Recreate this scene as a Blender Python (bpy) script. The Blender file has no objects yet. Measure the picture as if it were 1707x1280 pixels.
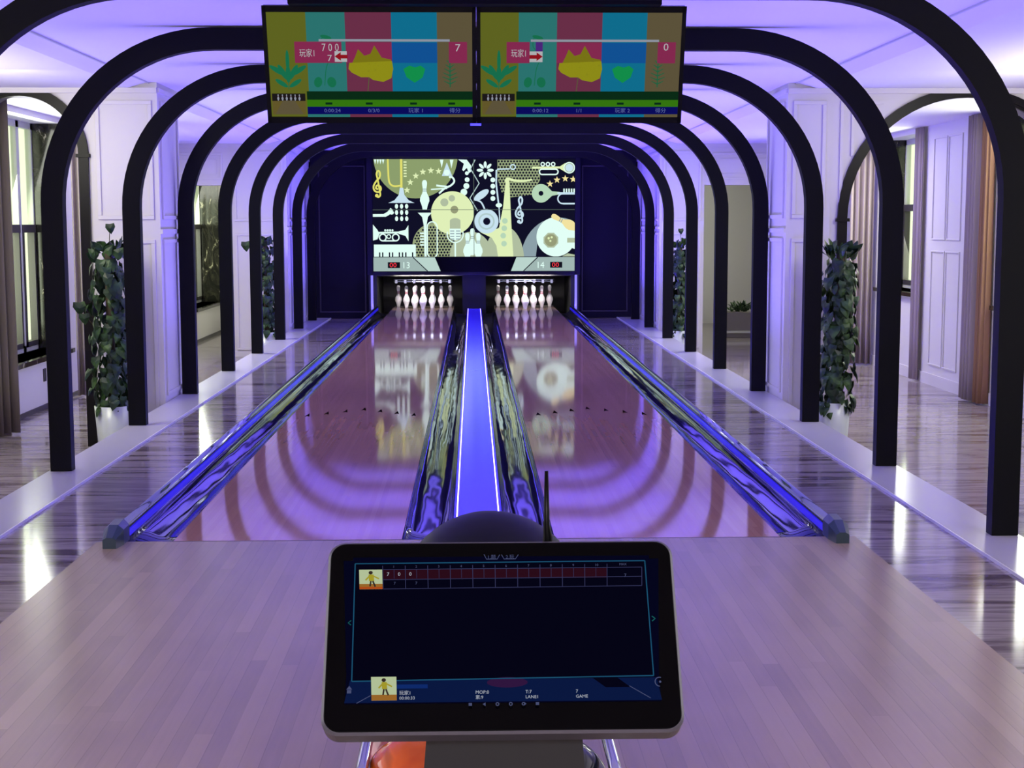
import bpy, bmesh, math, random
from mathutils import Vector, Matrix
from math import sin, cos, pi, radians, sqrt
random.seed(7)
C = bpy.context.scene.collection
SC = bpy.context.scene

# ---------------------------------------------------------------- camera, world, light, exposure
CAM_LOC = Vector((-0.0195, -6.6033, 1.4538)); PITCH = .1101; YAW = .0268; ROLL = -.0017; FPX = 2412.3
_f = Vector((sin(YAW)*cos(PITCH), cos(YAW)*cos(PITCH), -sin(PITCH)))
_r = Vector((cos(YAW), -sin(YAW), 0)); _u = _r.cross(_f)
_R = cos(ROLL)*_r + sin(ROLL)*_u; _U = -sin(ROLL)*_r + cos(ROLL)*_u
cam = bpy.data.cameras.new('camera'); co = bpy.data.objects.new('camera', cam); C.objects.link(co)
m = Matrix((_R, _U, -_f)).transposed().to_4x4(); m.translation = CAM_LOC; co.matrix_world = m
cam.sensor_fit = 'HORIZONTAL'; cam.sensor_width = 36; cam.lens = 36*FPX/1707
cam.clip_start = .05; cam.clip_end = 200
SC.camera = co
SC.view_settings.view_transform = 'Standard'; SC.view_settings.look = 'None'
SC.view_settings.gamma = 1; SC.view_settings.use_curve_mapping = False
SC.view_settings.exposure = 0.0
SC.cycles.max_bounces = 9; SC.cycles.diffuse_bounces = 4; SC.cycles.glossy_bounces = 5
SC.cycles.transparent_max_bounces = 6; SC.cycles.sample_clamp_indirect = 4; SC.cycles.caustics_reflective = False
W = bpy.data.worlds.new('world'); SC.world = W; W.use_nodes = True
W.node_tree.nodes['Background'].inputs[0].default_value = (.93, 1, .78, 1)
W.node_tree.nodes['Background'].inputs[1].default_value = 1.5

def area(name, loc, direction, sx, sy, watts, col, spread=180):
    l = bpy.data.lights.new(name, 'AREA'); l.shape = 'RECTANGLE'; l.size = sx; l.size_y = sy
    l.energy = watts; l.color = col; l.spread = radians(spread)
    o = bpy.data.objects.new(name, l); C.objects.link(o); o.location = loc
    o.rotation_euler = Vector(direction).to_track_quat('-Z', 'Y').to_euler()
    return o

VIO = (.17, .13, 1.0); BLU = (.12, .07, 1.0)
ARCH_Y = [.67, 2.83, 5.0, 7.165, 9.33, 11.5, 13.665, 15.83, 17.75]
# violet uplights in the divider cap and along both side rails (narrow beam, aimed at the ceiling)
def uplight(x, y0, y1, e, col, tx=0, sp=125):
    o = area('uplight', (x, (y0+y1)/2, .06), (tx, 0, 1), y1-y0, .016, e, col, sp)
    o.rotation_euler = Matrix(((0, 1, 0), (1, 0, 0), (0, 0, -1))).to_euler() if not tx else (Matrix.Rotation(math.atan2(tx, 1), 3, 'Y') @ Matrix(((0, 1, 0), (1, 0, 0), (0, 0, -1)))).to_euler()
for x_, k_, t_ in ((0, 1., 0), (-1.705, .6, -.3), (1.705, .9, .3)):
    uplight(x_, .1, 10.5, 195*k_, VIO, t_, 122); uplight(x_, 10.5, 18, 270*k_, BLU, t_, 122)
area('added_wash', (.0, 15.95, 2.58), (0, .8, .6), 3.6, .06, 50, BLU)  # added blue wash hidden behind an arch beam, no fixture there
# daylight behind the corridor windows: (x, y centre, width, height)
for x, yc, wd, e in ((-5.25, 8.75, 2.6, 330), (5.98, 8.1, 2.2, 260), (5.98, 12.7, 1.8, 190), (-5.25, 19.2, 2.4, 300), (5.98, 19.3, 2.4, 110)):
    area('window_daylight', (x, yc, 1.35), (-1 if x > 0 else 1, 0, -.3), wd, 2.5, e*.45, (.97, 1, .86))
# unseen daylight from the lounge sides, and an added overhead fill light
for s in (-1, 1):
    area('window_daylight', (s*4.4, -2.6, 1.5), (-s, 0, -.12), 3.4, 2.3, 60, (1, .97, .95))
area('lounge_fill', (0, -8.4, 2.6), (0, .35, -1), 4.5, 1.2, 400, (.97, .9, .96))
area('corridor_fill', (-3.9, 4.9, 2.6), (0, .5, -1), .9, 1.6, 58, (1, 1, .74))  # added overhead fill for both corridors, no lamps hang there
area('corridor_fill', (4.3, 4.9, 2.6), (0, .5, -1), .9, 1.6, 36, (1, 1, .82))
for x_, e_ in ((-4.15, 24), (4.6, 26)): area('corridor_fill', (x_, 3.9, 1.9), (0, .15, 1), .5, 2.4, e_, (1, .99, .86))  # added out-of-view fill aimed up to brighten the side ceilings
area('corridor_fill', (-4.4, 12.2, 2.62), (0, 0, -1), .5, 1.6, 110, (1, 1, .78))  # added fill farther back, evens out the violet on the walls
area('corridor_fill', (4.3, 12.6, 2.62), (0, 0, -1), .9, 1.6, 75, (1, .98, .86))

# ---------------------------------------------------------------- materials
def lin(c):
    def g(v):
        v /= 255.
        return v/12.92 if v <= .04045 else ((v+.055)/1.055)**2.4
    return tuple(g(v) for v in c)
def mat(name, col, rough=.5, metal=0., spec=.5, emit=None, es=1., coat=0., srgb=True, trans=0):
    m = bpy.data.materials.new(name); m.use_nodes = True
    b = m.node_tree.nodes['Principled BSDF']
    c = lin(col) if srgb else col
    b.inputs['Base Color'].default_value = (*c, 1); b.inputs['Roughness'].default_value = rough
    b.inputs['Metallic'].default_value = metal; b.inputs['Specular IOR Level'].default_value = spec
    b.inputs['Coat Weight'].default_value = coat; b.inputs['Transmission Weight'].default_value = trans
    if emit is not None:
        b.inputs['Emission Color'].default_value = (*lin(emit), 1); b.inputs['Emission Strength'].default_value = es
    return m
def glow(name, col, es=1., base=(10, 10, 14)):
    return mat(name, (2, 2, 3), .4, spec=.0, emit=col, es=es)
class N:
    """small helper to wire node trees"""
    def __init__(s, m): s.t = m.node_tree; s.b = s.t.nodes['Principled BSDF']
    def n(s, typ, **kw):
        x = s.t.nodes.new(typ)
        for k, v in kw.items(): setattr(x, k, v)
        return x
    def l(s, a, b): s.t.links.new(a, b)
    def math(s, op, a, b=None, c=None):
        x = s.n('ShaderNodeMath', operation=op)
        for i, v in enumerate((a, b, c)):
            if v is None: continue
            if isinstance(v, (int, float)): x.inputs[i].default_value = v
            else: s.l(v, x.inputs[i])
        return x.outputs[0]
    def ramp(s, fac, stops):
        x = s.n('ShaderNodeValToRGB'); s.l(fac, x.inputs[0]); e = x.color_ramp.elements
        while len(e) < len(stops): e.new(.5)
        for i, (p, c) in enumerate(stops): e[i].position = p; e[i].color = (*c, 1)
        return x.outputs[0]
    def bump(s, h, strength, dist=.01):
        x = s.n('ShaderNodeBump'); x.inputs['Strength'].default_value = strength; x.inputs['Distance'].default_value = dist
        s.l(h, x.inputs['Height']); s.l(x.outputs[0], s.b.inputs['Normal'])
def boards(name, tones, bw, bl, rough, line=.12, coat=0., spec=.5, bumpy=.0):
    m = mat(name, (128, 100, 90), rough, coat=coat, spec=spec); q = N(m)
    tc = q.n('ShaderNodeTexCoord'); sep = q.n('ShaderNodeSeparateXYZ'); q.l(tc.outputs['Object'], sep.inputs[0])
    X, Y = sep.outputs[0], sep.outputs[1]
    u = q.math('DIVIDE', X, bw); iu = q.math('FLOOR', u); fu = q.math('FRACT', u)
    wn = q.n('ShaderNodeTexWhiteNoise', noise_dimensions='1D'); q.l(iu, wn.inputs['W'])
    v = q.math('ADD', q.math('DIVIDE', Y, bl), q.math('MULTIPLY', wn.outputs['Value'], 7.3)); iv = q.math('FLOOR', v)
    cb = q.n('ShaderNodeCombineXYZ'); q.l(iu, cb.inputs[0]); q.l(iv, cb.inputs[1])
    w2 = q.n('ShaderNodeTexWhiteNoise', noise_dimensions='2D'); q.l(cb.outputs[0], w2.inputs['Vector'])
    mp = q.n('ShaderNodeMapping'); q.l(tc.outputs['Object'], mp.inputs[0]); mp.inputs['Scale'].default_value = (60, 3, 1)
    nz = q.n('ShaderNodeTexNoise'); q.l(mp.outputs[0], nz.inputs['Vector']); nz.inputs['Scale'].default_value = 1; nz.inputs['Detail'].default_value = 4
    nb = q.n('ShaderNodeTexNoise'); q.l(tc.outputs['Object'], nb.inputs['Vector']); nb.inputs['Scale'].default_value = 2.2
    f = q.math('ADD', q.math('MULTIPLY', w2.outputs['Value'], .45), q.math('ADD', q.math('MULTIPLY', nz.outputs['Fac'], .35), q.math('MULTIPLY', nb.outputs['Fac'], .35)))
    f = q.math('SUBTRACT', f, .1)
    col = q.ramp(f, [(0.1, lin(tones[0])), (.5, lin(tones[1])), (.9, lin(tones[2]))])
    edge = q.math('LESS_THAN', fu, .045); mx = q.n('ShaderNodeMixRGB'); q.l(q.math('MULTIPLY', edge, line*3), mx.inputs[0])
    q.l(col, mx.inputs[1]); mx.inputs[2].default_value = (*[c*.35 for c in lin(tones[0])], 1)
    q.l(mx.outputs[0], q.b.inputs['Base Color'])
    if bumpy: q.bump(nb.outputs['Fac'], bumpy, .01)
    return m
def marble(name, scale, stops, rough, warp=2.0, spec=.5):
    m = mat(name, (100, 90, 100), rough, spec=spec); q = N(m)
    tc = q.n('ShaderNodeTexCoord'); mp = q.n('ShaderNodeMapping'); q.l(tc.outputs['Object'], mp.inputs[0]); mp.inputs['Scale'].default_value = scale
    nz = q.n('ShaderNodeTexNoise'); q.l(mp.outputs[0], nz.inputs['Vector']); nz.inputs['Scale'].default_value = 1; nz.inputs['Detail'].default_value = 7
    nz.inputs['Roughness'].default_value = .62; nz.inputs['Distortion'].default_value = warp
    q.l(q.ramp(nz.outputs['Fac'], stops), q.b.inputs['Base Color'])
    return m
M = {}
M['black'] = mat('black_metal', (3, 3, 7), .5, spec=.12)
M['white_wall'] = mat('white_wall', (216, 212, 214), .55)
M['ceiling'] = mat('ceiling_paint', (236, 233, 236), .7)
M['slab'] = mat('white_slab', (212, 209, 220), .2)
M['slab_edge'] = mat('slab_edge', (240, 240, 245), .3)
M['floor'] = marble('marble_floor', (.55, 5.5, 1), [(.3, lin((78, 66, 72))), (.42, lin((122, 110, 112))), (.52, lin((172, 162, 160))), (.64, lin((140, 128, 130))), (.78, lin((214, 208, 204)))], .1, 1.2)
M['jamb'] = marble('dark_jamb_marble', (5, 5, 2.2), [(.35, lin((14, 15, 13))), (.5, lin((30, 29, 25))), (.62, lin((50, 48, 40))), (.66, lin((170, 164, 144))), (.7, lin((36, 34, 30)))], .12, 2.5)
M['lane'] = boards('lane_boards', [(166, 123, 113), (177, 133, 123), (186, 143, 131)], .02703, 1.6, .055, .05, bumpy=0)
M['deck'] = boards('pin_deck_boards', [(112, 96, 88), (142, 122, 110), (160, 140, 126)], .02703, 2.5, .05, .08)
M['approach'] = boards('approach_boards', [(140, 122, 112), (156, 136, 124), (168, 148, 135)], .055, 1.9, .24, .08)
M['foul'] = mat('foul_line', (24, 18, 26), .3)
M['arrow'] = mat('lane_arrow', (10, 5, 8), .8, spec=0)
def gutter_mat():
    m = mat('gutter_plastic', (44, 44, 92), .05, metal=.55, spec=.8); q = N(m)
    tc = q.n('ShaderNodeTexCoord'); mp = q.n('ShaderNodeMapping'); q.l(tc.outputs['Object'], mp.inputs[0]); mp.inputs['Scale'].default_value = (7, .75, 3)
    nz = q.n('ShaderNodeTexNoise'); q.l(mp.outputs[0], nz.inputs['Vector']); nz.inputs['Scale'].default_value = 1; nz.inputs['Detail'].default_value = 2
    q.bump(nz.outputs['Fac'], .3, .03); return m
M['gutter'] = gutter_mat()
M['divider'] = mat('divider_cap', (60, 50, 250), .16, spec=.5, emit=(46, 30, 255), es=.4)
M['led'] = mat('led_strip', (20, 20, 60), .3, emit=(96, 84, 255), es=22)
M['led_soft'] = mat('led_strip_soft', (20, 20, 60), .3, emit=(80, 64, 255), es=30)
M['rail'] = mat('rail_tube', (170, 178, 200), .08, metal=.9)
M['cap'] = mat('rail_end_cap', (38, 54, 66), .28, spec=.6)
M['pin'] = mat('pin_white', (240, 238, 236), .18, emit=(255, 250, 250), es=.0)
M['pin_red'] = mat('pin_stripe', (190, 30, 50), .25)
M['navy'] = mat('navy_panel', (6, 4, 20), .6, spec=.2)
M['navy_trim'] = mat('navy_trim', (46, 38, 52), .4)
M['pit'] = mat('pit_black', (12, 12, 16), .6)
M['curtain_grey'] = mat('curtain_grey', (150, 136, 140), .85)
M['curtain_brown'] = mat('curtain_brown', (92, 54, 46), .8)
M['curtain_tan'] = mat('curtain_tan', (150, 112, 84), .8)
M['curtain_mauve'] = mat('curtain_mauve', (112, 102, 98), .85)
M['wood_trim'] = mat('dark_trim', (8, 5, 6), .4, spec=.2)
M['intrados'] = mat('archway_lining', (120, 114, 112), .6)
M['frame_white'] = mat('window_frame_white', (196, 198, 190), .4)
M['frame_dark'] = mat('window_frame_dark', (60, 56, 58), .4)
def glass():
    m = bpy.data.materials.new('window_glass'); m.use_nodes = True; t = m.node_tree; t.nodes.clear()
    o = t.nodes.new('ShaderNodeOutputMaterial'); mx = t.nodes.new('ShaderNodeMixShader'); a = t.nodes.new('ShaderNodeBsdfTransparent'); g = t.nodes.new('ShaderNodeBsdfGlossy')
    a.inputs[0].default_value = (.93, .97, .88, 1); g.inputs['Roughness'].default_value = .02; mx.inputs[0].default_value = .08
    t.links.new(a.outputs[0], mx.inputs[1]); t.links.new(g.outputs[0], mx.inputs[2]); t.links.new(mx.outputs[0], o.inputs[0]); return m
M['glass'] = glass()
M['pot'] = mat('pot_ceramic', (206, 214, 208), .2)
M['soil'] = mat('soil', (40, 30, 24), .9)
def leaf_mat():
    m = mat('leaf', (40, 74, 44), .4, spec=.3); q = N(m)
    tc = q.n('ShaderNodeTexCoord'); nz = q.n('ShaderNodeTexNoise'); q.l(tc.outputs['Object'], nz.inputs['Vector']); nz.inputs['Scale'].default_value = 9
    q.l(q.ramp(nz.outputs['Fac'], [(.3, lin((14, 30, 16))), (.5, lin((30, 54, 28))), (.7, lin((64, 92, 42)))]), q.b.inputs['Base Color']); return m
M['leaf'] = leaf_mat()
M['stem'] = mat('stem', (70, 60, 40), .7)
M['bezel'] = mat('screen_bezel', (3, 3, 5), .35, spec=.12)
M['grey_case'] = mat('grey_case', (74, 72, 82), .35, metal=.3)
M['tablet_glass'] = mat('tablet_glass', (1, 1, 3), .06, spec=.07)
M['stand'] = mat('console_stand', (30, 33, 36), .5)
M['hood'] = mat('hood_plastic', (12, 11, 34), .45, spec=.2)
M['matte_black'] = mat('matte_black', (3, 3, 4), .7, spec=.05)
M['chrome'] = mat('chrome', (210, 214, 222), .12, metal=1)
M['socket'] = mat('socket', (60, 56, 60), .4)

# ---------------------------------------------------------------- mesh helpers
class MB:
    def __init__(s): s.b = bmesh.new(); s.mats = []; s.mi = 0
    def use(s, m):
        if m not in s.mats: s.mats.append(m)
        s.mi = s.mats.index(m); return s
    def face(s, pts, smooth=False):
        try: f = s.b.faces.new([s.b.verts.new(p) for p in pts])
        except ValueError: return
        f.material_index = s.mi; f.smooth = smooth; return f
    def box(s, x0, x1, y0, y1, z0, z1, bev=0.):
        r = bmesh.ops.create_cube(s.b, size=1)
        for v in r['verts']: v.co = Vector(((x0+x1)/2+v.co.x*(x1-x0), (y0+y1)/2+v.co.y*(y1-y0), (z0+z1)/2+v.co.z*(z1-z0)))
        fs = set(f for v in r['verts'] for f in v.link_faces)
        for f in fs: f.material_index = s.mi
        if bev:
            es = list(set(e for f in fs for e in f.edges))
            rr = bmesh.ops.bevel(s.b, geom=es, offset=bev, segments=2, affect='EDGES', profile=.6)
            for f in rr['faces']: f.material_index = s.mi
        return s
    def prism(s, poly, a0, a1, axis='Y'):
        """extrude a 2D outline: axis Y -> (x,z), axis Z -> (x,y), axis X -> (y,z)"""
        def P(p, a): return {'Y': (p[0], a, p[1]), 'Z': (p[0], p[1], a), 'X': (a, p[0], p[1])}[axis]
        A = [s.b.verts.new(P(p, a0)) for p in poly]; B = [s.b.verts.new(P(p, a1)) for p in poly]; n = len(poly)
        fs = [s.b.faces.new(A), s.b.faces.new(B[::-1])]
        for i in range(n): fs.append(s.b.faces.new((A[i], B[i], B[(i+1) % n], A[(i+1) % n])))
        for f in fs: f.material_index = s.mi
        return s
    def loft(s, rings, closed=True, caps=True, smooth=True):
        R = [[s.b.verts.new(p) for p in r] for r in rings]; n = len(R[0])
        for a, b in zip(R, R[1:]):
            for i in range(n if closed else n-1):
                f = s.b.faces.new((a[i], a[(i+1) % n], b[(i+1) % n], b[i])); f.material_index = s.mi; f.smooth = smooth
        if caps and closed:
            for r in (R[0][::-1], R[-1]):
                f = s.b.faces.new(r); f.material_index = s.mi
        return s
    def lathe(s, prof, c, n=24, caps=True):
        """prof: (radius, z) pairs about a vertical axis through c"""
        return s.loft([[(c[0]+max(r, 1e-4)*cos(2*pi*i/n), c[1]+max(r, 1e-4)*sin(2*pi*i/n), c[2]+z) for i in range(n)] for r, z in prof], caps=caps)
    def tube(s, pts, r, n=8):
        rings = []; P = [Vector(p) for p in pts]
        for i, p in enumerate(P):
            d = (P[min(i+1, len(P)-1)]-P[max(i-1, 0)]).normalized()
            u = d.cross(Vector((0, 0, 1)));
            if u.length < .05: u = d.cross(Vector((1, 0, 0)))
            u.normalize(); v = d.cross(u); rr = r[i] if isinstance(r, (list, tuple)) else r
            rings.append([p+(u*cos(2*pi*k/n)+v*sin(2*pi*k/n))*rr for k in range(n)])
        return s.loft(rings)
    def build(s, name, m=None, parent=None, recalc=True, T=None):
        if recalc: bmesh.ops.recalc_face_normals(s.b, faces=s.b.faces)
        me = bpy.data.meshes.new(name); s.b.to_mesh(me); s.b.free()
        for k in (s.mats if s.mats else [m]): me.materials.append(M[k] if isinstance(k, str) else k)
        if T is not None: me.transform(T)
        o = bpy.data.objects.new(name, me); C.objects.link(o)
        if parent is not None:
            o.parent = parent; o.matrix_parent_inverse = Matrix.Identity(4)
            o.location = -parent.location if parent.type == 'EMPTY' and parent.rotation_euler.to_quaternion().angle < 1e-6 else (0, 0, 0)
        return o
def tag(o, label=None, cat=None, group=None, kind=None):
    for k, v in (('label', label), ('category', cat), ('group', group), ('kind', kind)):
        if v: o[k] = v
    return o
def empty(name, loc, label, cat, group=None):
    o = bpy.data.objects.new(name, None); C.objects.link(o); o.location = loc; o.empty_display_size = .1
    return tag(o, label, cat, group)
def structure(o): o['kind'] = 'structure'; return o
def bx(name, m, *a, parent=None, bev=0.):
    return MB().box(*a, bev=bev).build(name, m, parent)

# ---------------------------------------------------------------- the room shell
CZ, SZ, FZ = 2.71, 2.66, -.55        # central ceiling, side ceiling, corridor floor
YT, YT2, YE, YB = 6.55, 15.5, 22.5, -9.2     # cross walls, far end, back
XL, XR = -4.72, 5.68
# ceiling: raised middle, sloped band, lower sides
mb = MB().use('ceiling')
mb.prism([(-2.9, CZ), (2.9, CZ), (3.07, SZ), (XR+.4, SZ), (XR+.4, 2.9), (XL-.5, 2.9), (XL-.5, SZ), (-3.07, SZ)], YB, YE)
structure(mb.build('ceiling'))
mb = MB(); 
for s in (-1, 1): mb.box(min(s*2.885, s*2.9), max(s*2.885, s*2.9), YB, 18.9, CZ-.012, CZ)
structure(mb.build('trim_1', 'frame_white'))
# floors
structure(MB().box(-2.48, 2.48, YB, 18.9, -.3, -.165).build('floor', 'floor'))
for n, s in (('trim_2', -1), ('trim_3', 1)):
    a, b = sorted((s*2.48, s*2.81))
    o = structure(bx(n, 'slab', a, b, YB, 18.9, -.56, -.152, bev=.004))
    a, b = sorted((s*2.474, s*2.482)); bx('edge_strip', 'slab_edge', a, b, YB, 18.9, -.166, -.149, parent=o)
structure(MB().box(XL-.5, -2.81, YB, YE, -.7, FZ).build('floor.001', 'floor'))
structure(MB().box(2.81, XR+.4, YB, YE, -.7, FZ).build('floor.002', 'floor'))
structure(bx('wall_back', 'white_wall', XL-.5, XR+.4, YB-.2, YB, -.7, 2.9))
structure(bx('wall_end', 'white_wall', XL-.5, XR+.4, YE, YE+.2, -.7, 2.9))

def frame_y(mb, x0, x1, z0, z1, y, w=.035, d=.018):
    for a in ((x0, x1, z0, z0+w), (x0, x1, z1-w, z1), (x0, x0+w, z0+w, z1-w), (x1-w, x1, z0+w, z1-w)):
        mb.box(a[0], a[1], y-d, y, a[2], a[3], bev=.004)
def frame_x(mb, y0, y1, z0, z1, x, s, w=.035, d=.018):
    a0, a1 = sorted((x, x+s*d))
    for a in ((y0, y1, z0, z0+w), (y0, y1, z1-w, z1), (y0, y0+w, z0+w, z1-w), (y1-w, y1, z0+w, z1-w)):
        mb.box(a0, a1, a[0], a[1], a[2], a[3], bev=.004)
# cross walls with an arched doorway each
def arch_wall(name, xa, xb, cx, r, zs):
    pts = [(xa, FZ), (cx-r, FZ)] + [(cx-r*cos(pi*i/24), zs+r*sin(pi*i/24)) for i in range(25)] + [(cx+r, FZ), (xb, FZ), (xb, SZ+.1), (xa, SZ+.1)]
    if cx+r >= xb-.001: pts = [p for p in pts if p[0] <= xb+1e-6] ; 
    w = structure(MB().prism(pts, YT, YT+.42).build(name, 'white_wall'))
    ro, ri = r, r-.10
    def band(r0, r1, y0, y1, mm, nm):
        p = [(cx-r0, FZ)] + [(cx-r0*cos(pi*i/32), zs+r0*sin(pi*i/32)) for i in range(33)] + [(cx+r0, FZ), (cx+r1, FZ)]
        p += [(cx+r1*cos(pi*i/32), zs+r1*sin(pi*i/32)) for i in range(33)] + [(cx-r1, FZ)]
        return MB().prism(p, y0, y1).build(nm, mm, w)
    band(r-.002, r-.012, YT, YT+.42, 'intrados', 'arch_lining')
    band(r+.02, r-.045, YT-.035, YT, 'wood_trim', 'arch_trim')
    band(r-.045, r-.07, YT-.02, YT+.02, 'wood_trim', 'arch_bead')
    for s in (-1, 1):
        if cx+s*r < xb-.1 and cx+s*r > xa+.1:
            a, b = sorted((cx+s*(r+.035), cx+s*(r-.085))); bx('capital', 'wood_trim', a, b, YT-.05, YT+.03, zs-.03, zs, parent=w)
    return w
wl = arch_wall('wall_left', XL-.02, -2.9, -4.04, .58, 2.08)
wr = arch_wall('wall_right', 2.9, XR+.02, 4.46, 1.15, 1.5)
# pillars that close the cross walls beside the lanes, with raised panels
def pillar(name, s, y0, y1, xo):
    a, b = sorted((s*2.82, s*xo)); o = structure(bx(name, 'white_wall', a, b, y0, y1, FZ, SZ+.05))
    mb = MB(); mb.use('white_wall')
    x0, x1 = (a+.05, b-.05)
    for z0, z1 in ((-.45, 1.32), (1.5, 2.55)): frame_y(mb, x0, x1, z0, z1, y0)
    for z0, z1 in ((-.1, 1.32), (1.5, 2.55)): frame_x(mb, y0+.08, y1-.08, z0, z1, s*2.82, -s)
    a0, a1 = sorted((s*2.82, s*2.80)); mb.box(a0, a1, y0+.0, y1, 1.37, 1.41); mb.box(a0, a1, y0, y1, 2.62, 2.66)
    mb.build('panel_moulding', parent=o); return o
pillar('wall_left_pier', -1, YT-.012, YT+.9, 3.42); pillar('wall_right_pier', 1, YT-.012, YT+.9, 3.22)
pillar('wall_left_pier_far', -1, YT2-.012, 18.9, 3.66); pillar('wall_right_pier_far', 1, YT2-.012, 18.9, 3.5)
for s, w, xa in ((1, wr, 3.27),):
    mb = MB().use('white_wall'); z = 2.6
    mb.prism([(3.3, 1.6), (3.3, 2.55), (3.72, 2.55), (3.69, 2.52), (3.33, 2.52), (3.33, 1.6)], YT-.018, YT)
    mb.prism([(3.40, 2.06), (3.40, 2.47), (3.62, 2.47), (3.615, 2.445), (3.425, 2.445), (3.425, 2.06)], YT-.018, YT)
    mb.build('panel_moulding', parent=w)
mb = MB().use('white_wall')
mb.box(XL, -2.82, YT-.04, YT, 2.615, 2.66); mb.build('cornice', parent=wl)
mb = MB().use('white_wall'); mb.box(2.82, XR, YT-.04, YT, 2.615, 2.66); mb.build('cornice', parent=wr)
# far cross walls with a straight opening
for s, nm, xi, xo in ((-1, 'wall_left_far', 3.66, -XL), (1, 'wall_right_far', 3.5, XR)):
    a, b = sorted((s*xi, s*xo)); o = structure(bx(nm, 'white_wall', a, b, YT2, YT2+.3, 2.04, SZ+.05))
    mb = MB().use('white_wall'); frame_y(mb, a+.12, b-.12, 2.12, 2.52, YT2, .03); frame_y(mb, a+.2, b-.2, 2.2, 2.44, YT2, .015, .01); mb.box(a, b, YT2-.03, YT2, 2.6, 2.66)
    mb.build('panel_moulding', parent=o)

# outer walls with windows in deep marble recesses.  wins: (y0, y1)
def outer_wall(name, s, x, wins, z0, z1):
    o0, o1 = sorted((x, x+s*.42)); ys = [YB] + [v for w in wins for v in w] + [YE]
    mb = MB().use('white_wall')
    for i in range(0, len(ys), 2): mb.box(o0, o1, ys[i], ys[i+1], FZ-.1, SZ+.05)
    for a, b in wins: mb.box(o0, o1, a, b, FZ-.1, z0); mb.box(o0, o1, a, b, z1, SZ+.05)
    w = structure(mb.build(name))
    for (a, b) in wins:
        n = (len([k for k in bpy.data.objects if k.name.startswith('window_') and k.type == 'MESH'])+1)
        xo = x+s*.36; p0, p1 = sorted((xo-.03, xo+.03))
        mb = MB().use('frame_white')
        for q in ((a, b, z0, z0+.07), (a, b, z1-.07, z1), (a, a+.07, z0, z1), (b-.07, b, z0, z1)): mb.box(p0, p1, *q)
        nm = max(2, int((b-a)/.56)); st = (b-a)/nm
        for k in range(1, nm): mb.box(p0, p1, a+k*st-.05, a+k*st+.05, z0, z1)
        wf = mb.build('window_%d' % WN[0]); structure(wf); WN[0] += 1
        mb = MB().use('frame_dark')
        zz = z0+(z1-z0)*.52
        for k in range(nm):
            u0, u1 = a+k*st+.05, a+(k+1)*st-.05
            mb.box(xo-.045, xo+.045, u0, u1, zz, zz+.09); mb.box(xo-.04, xo+.04, u0, u0+.05, z0+.05, zz); mb.box(xo-.04, xo+.04, u1-.05, u1, z0+.05, zz)
            mb.box(xo-.04, xo+.04, u0, u1, z0+.05, z0+.11)
        mb.build('sash', parent=wf)
        mb = MB().use('frame_dark'); hx = xo-s*.05
        mb.box(hx-.012, hx+.012, (a+b)/2-.16, (a+b)/2-.13, z0+.55, z0+.72); mb.build('window_handle', parent=wf)
        mb = MB(); mb.box(xo-.004, xo+.004, a+.05, b-.05, z0+.05, z1-.05); mb.build('pane', 'glass', wf)
        j0, j1 = sorted((x-s*.012, x+s*.34))
        mb = MB().use('jamb'); mb.box(j0, j1, b-.03, b, z0, z1); mb.box(j0, j1, a, a+.03, z0, z1); mb.build('jamb_lining', parent=wf)
        j0, j1 = sorted((x-s*.06, x+s*.34)); bx('window_sill', 'jamb', j0, j1, a-.05, b+.05, z0-.05, z0, parent=wf)
    return w
WN = [1]
OL = outer_wall('wall_left_outer', -1, XL, [(7.5, 10.3), (18.0, 20.45)], .03, 2.6)
OR = outer_wall('wall_right_outer', 1, XR, [(7.0, 9.02), (11.85, 13.65), (18.2, 20.6)], .56, 2.6)
mb = MB().use('white_wall')
for y0, y1 in ((10.25, 10.75), (10.8, 11.3)):
    for z0, z1 in ((-.3, 1.12), (1.25, 2.5)): frame_x(mb, y0, y1, z0, z1, XR, -1, .02, .014)
mb.build('panel_moulding', parent=OR)
for n, x, s in (('baseboard_left', XL, 1), ('baseboard_right', XR, -1)):
    a, b = sorted((x, x+s*.015)); structure(bx(n, 'frame_dark' if s > 0 else 'white_wall', a, b, YT+.5, YE, FZ, FZ+(.05 if s > 0 else .14)))
for (x, y, z) in ((XL, 9.3, -.18), (XL, 20.8, -.18), (XR, 8.35, -.02)):
    s = 1 if x < 0 else -1; a, b = sorted((x, x+s*.012))
    sk = bx('wall_socket', 'socket', a, b, y-.045, y+.045, z-.07, z+.07, bev=.003)
    tag(sk, {9.3: 'dark wall socket on the white wall under the nearest left window', 20.8: 'dark wall socket on the left corridor wall behind the fourth arch', 8.35: 'dark wall socket under the bright window at the right edge'}[y], 'socket', 'dark wall sockets')

# curtains: wavy thick sheets hanging from the ceiling
def curtain(x0, x1, y0, y1, m, label, waves=5, amp=.05, group='corridor window curtains'):
    n = waves*10; L = sqrt((x1-x0)**2+(y1-y0)**2); ux, uy = (x1-x0)/L, (y1-y0)/L; nx, ny = -uy, ux
    top, out = [], []
    zs = [FZ+.02, FZ+.6, .9, 2.0, SZ-.01]; ph = random.random()*6
    def P(i, z, off):
        t = i/n; k = amp*(1-.35*(z+.5)/3.2); w = k*sin(2*pi*waves*t+ph)+off+.25*k*sin(2*pi*waves*2.3*t+1)
        return (x0+ux*L*t+nx*w, y0+uy*L*t+ny*w, z)
    mb = MB()
    rings = [[P(i, z, 0) for i in range(n+1)] + [P(i, z, .012) for i in range(n, -1, -1)] for z in zs]
    mb.loft(rings); o = mb.build('curtain', m); return tag(o, label, 'curtain', group)
curtain(-4.66, -4.38, 6.98, 7.35, 'curtain_mauve', 'mauve grey curtain at the left picture edge, inside the left arched doorway', 5)
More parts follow.
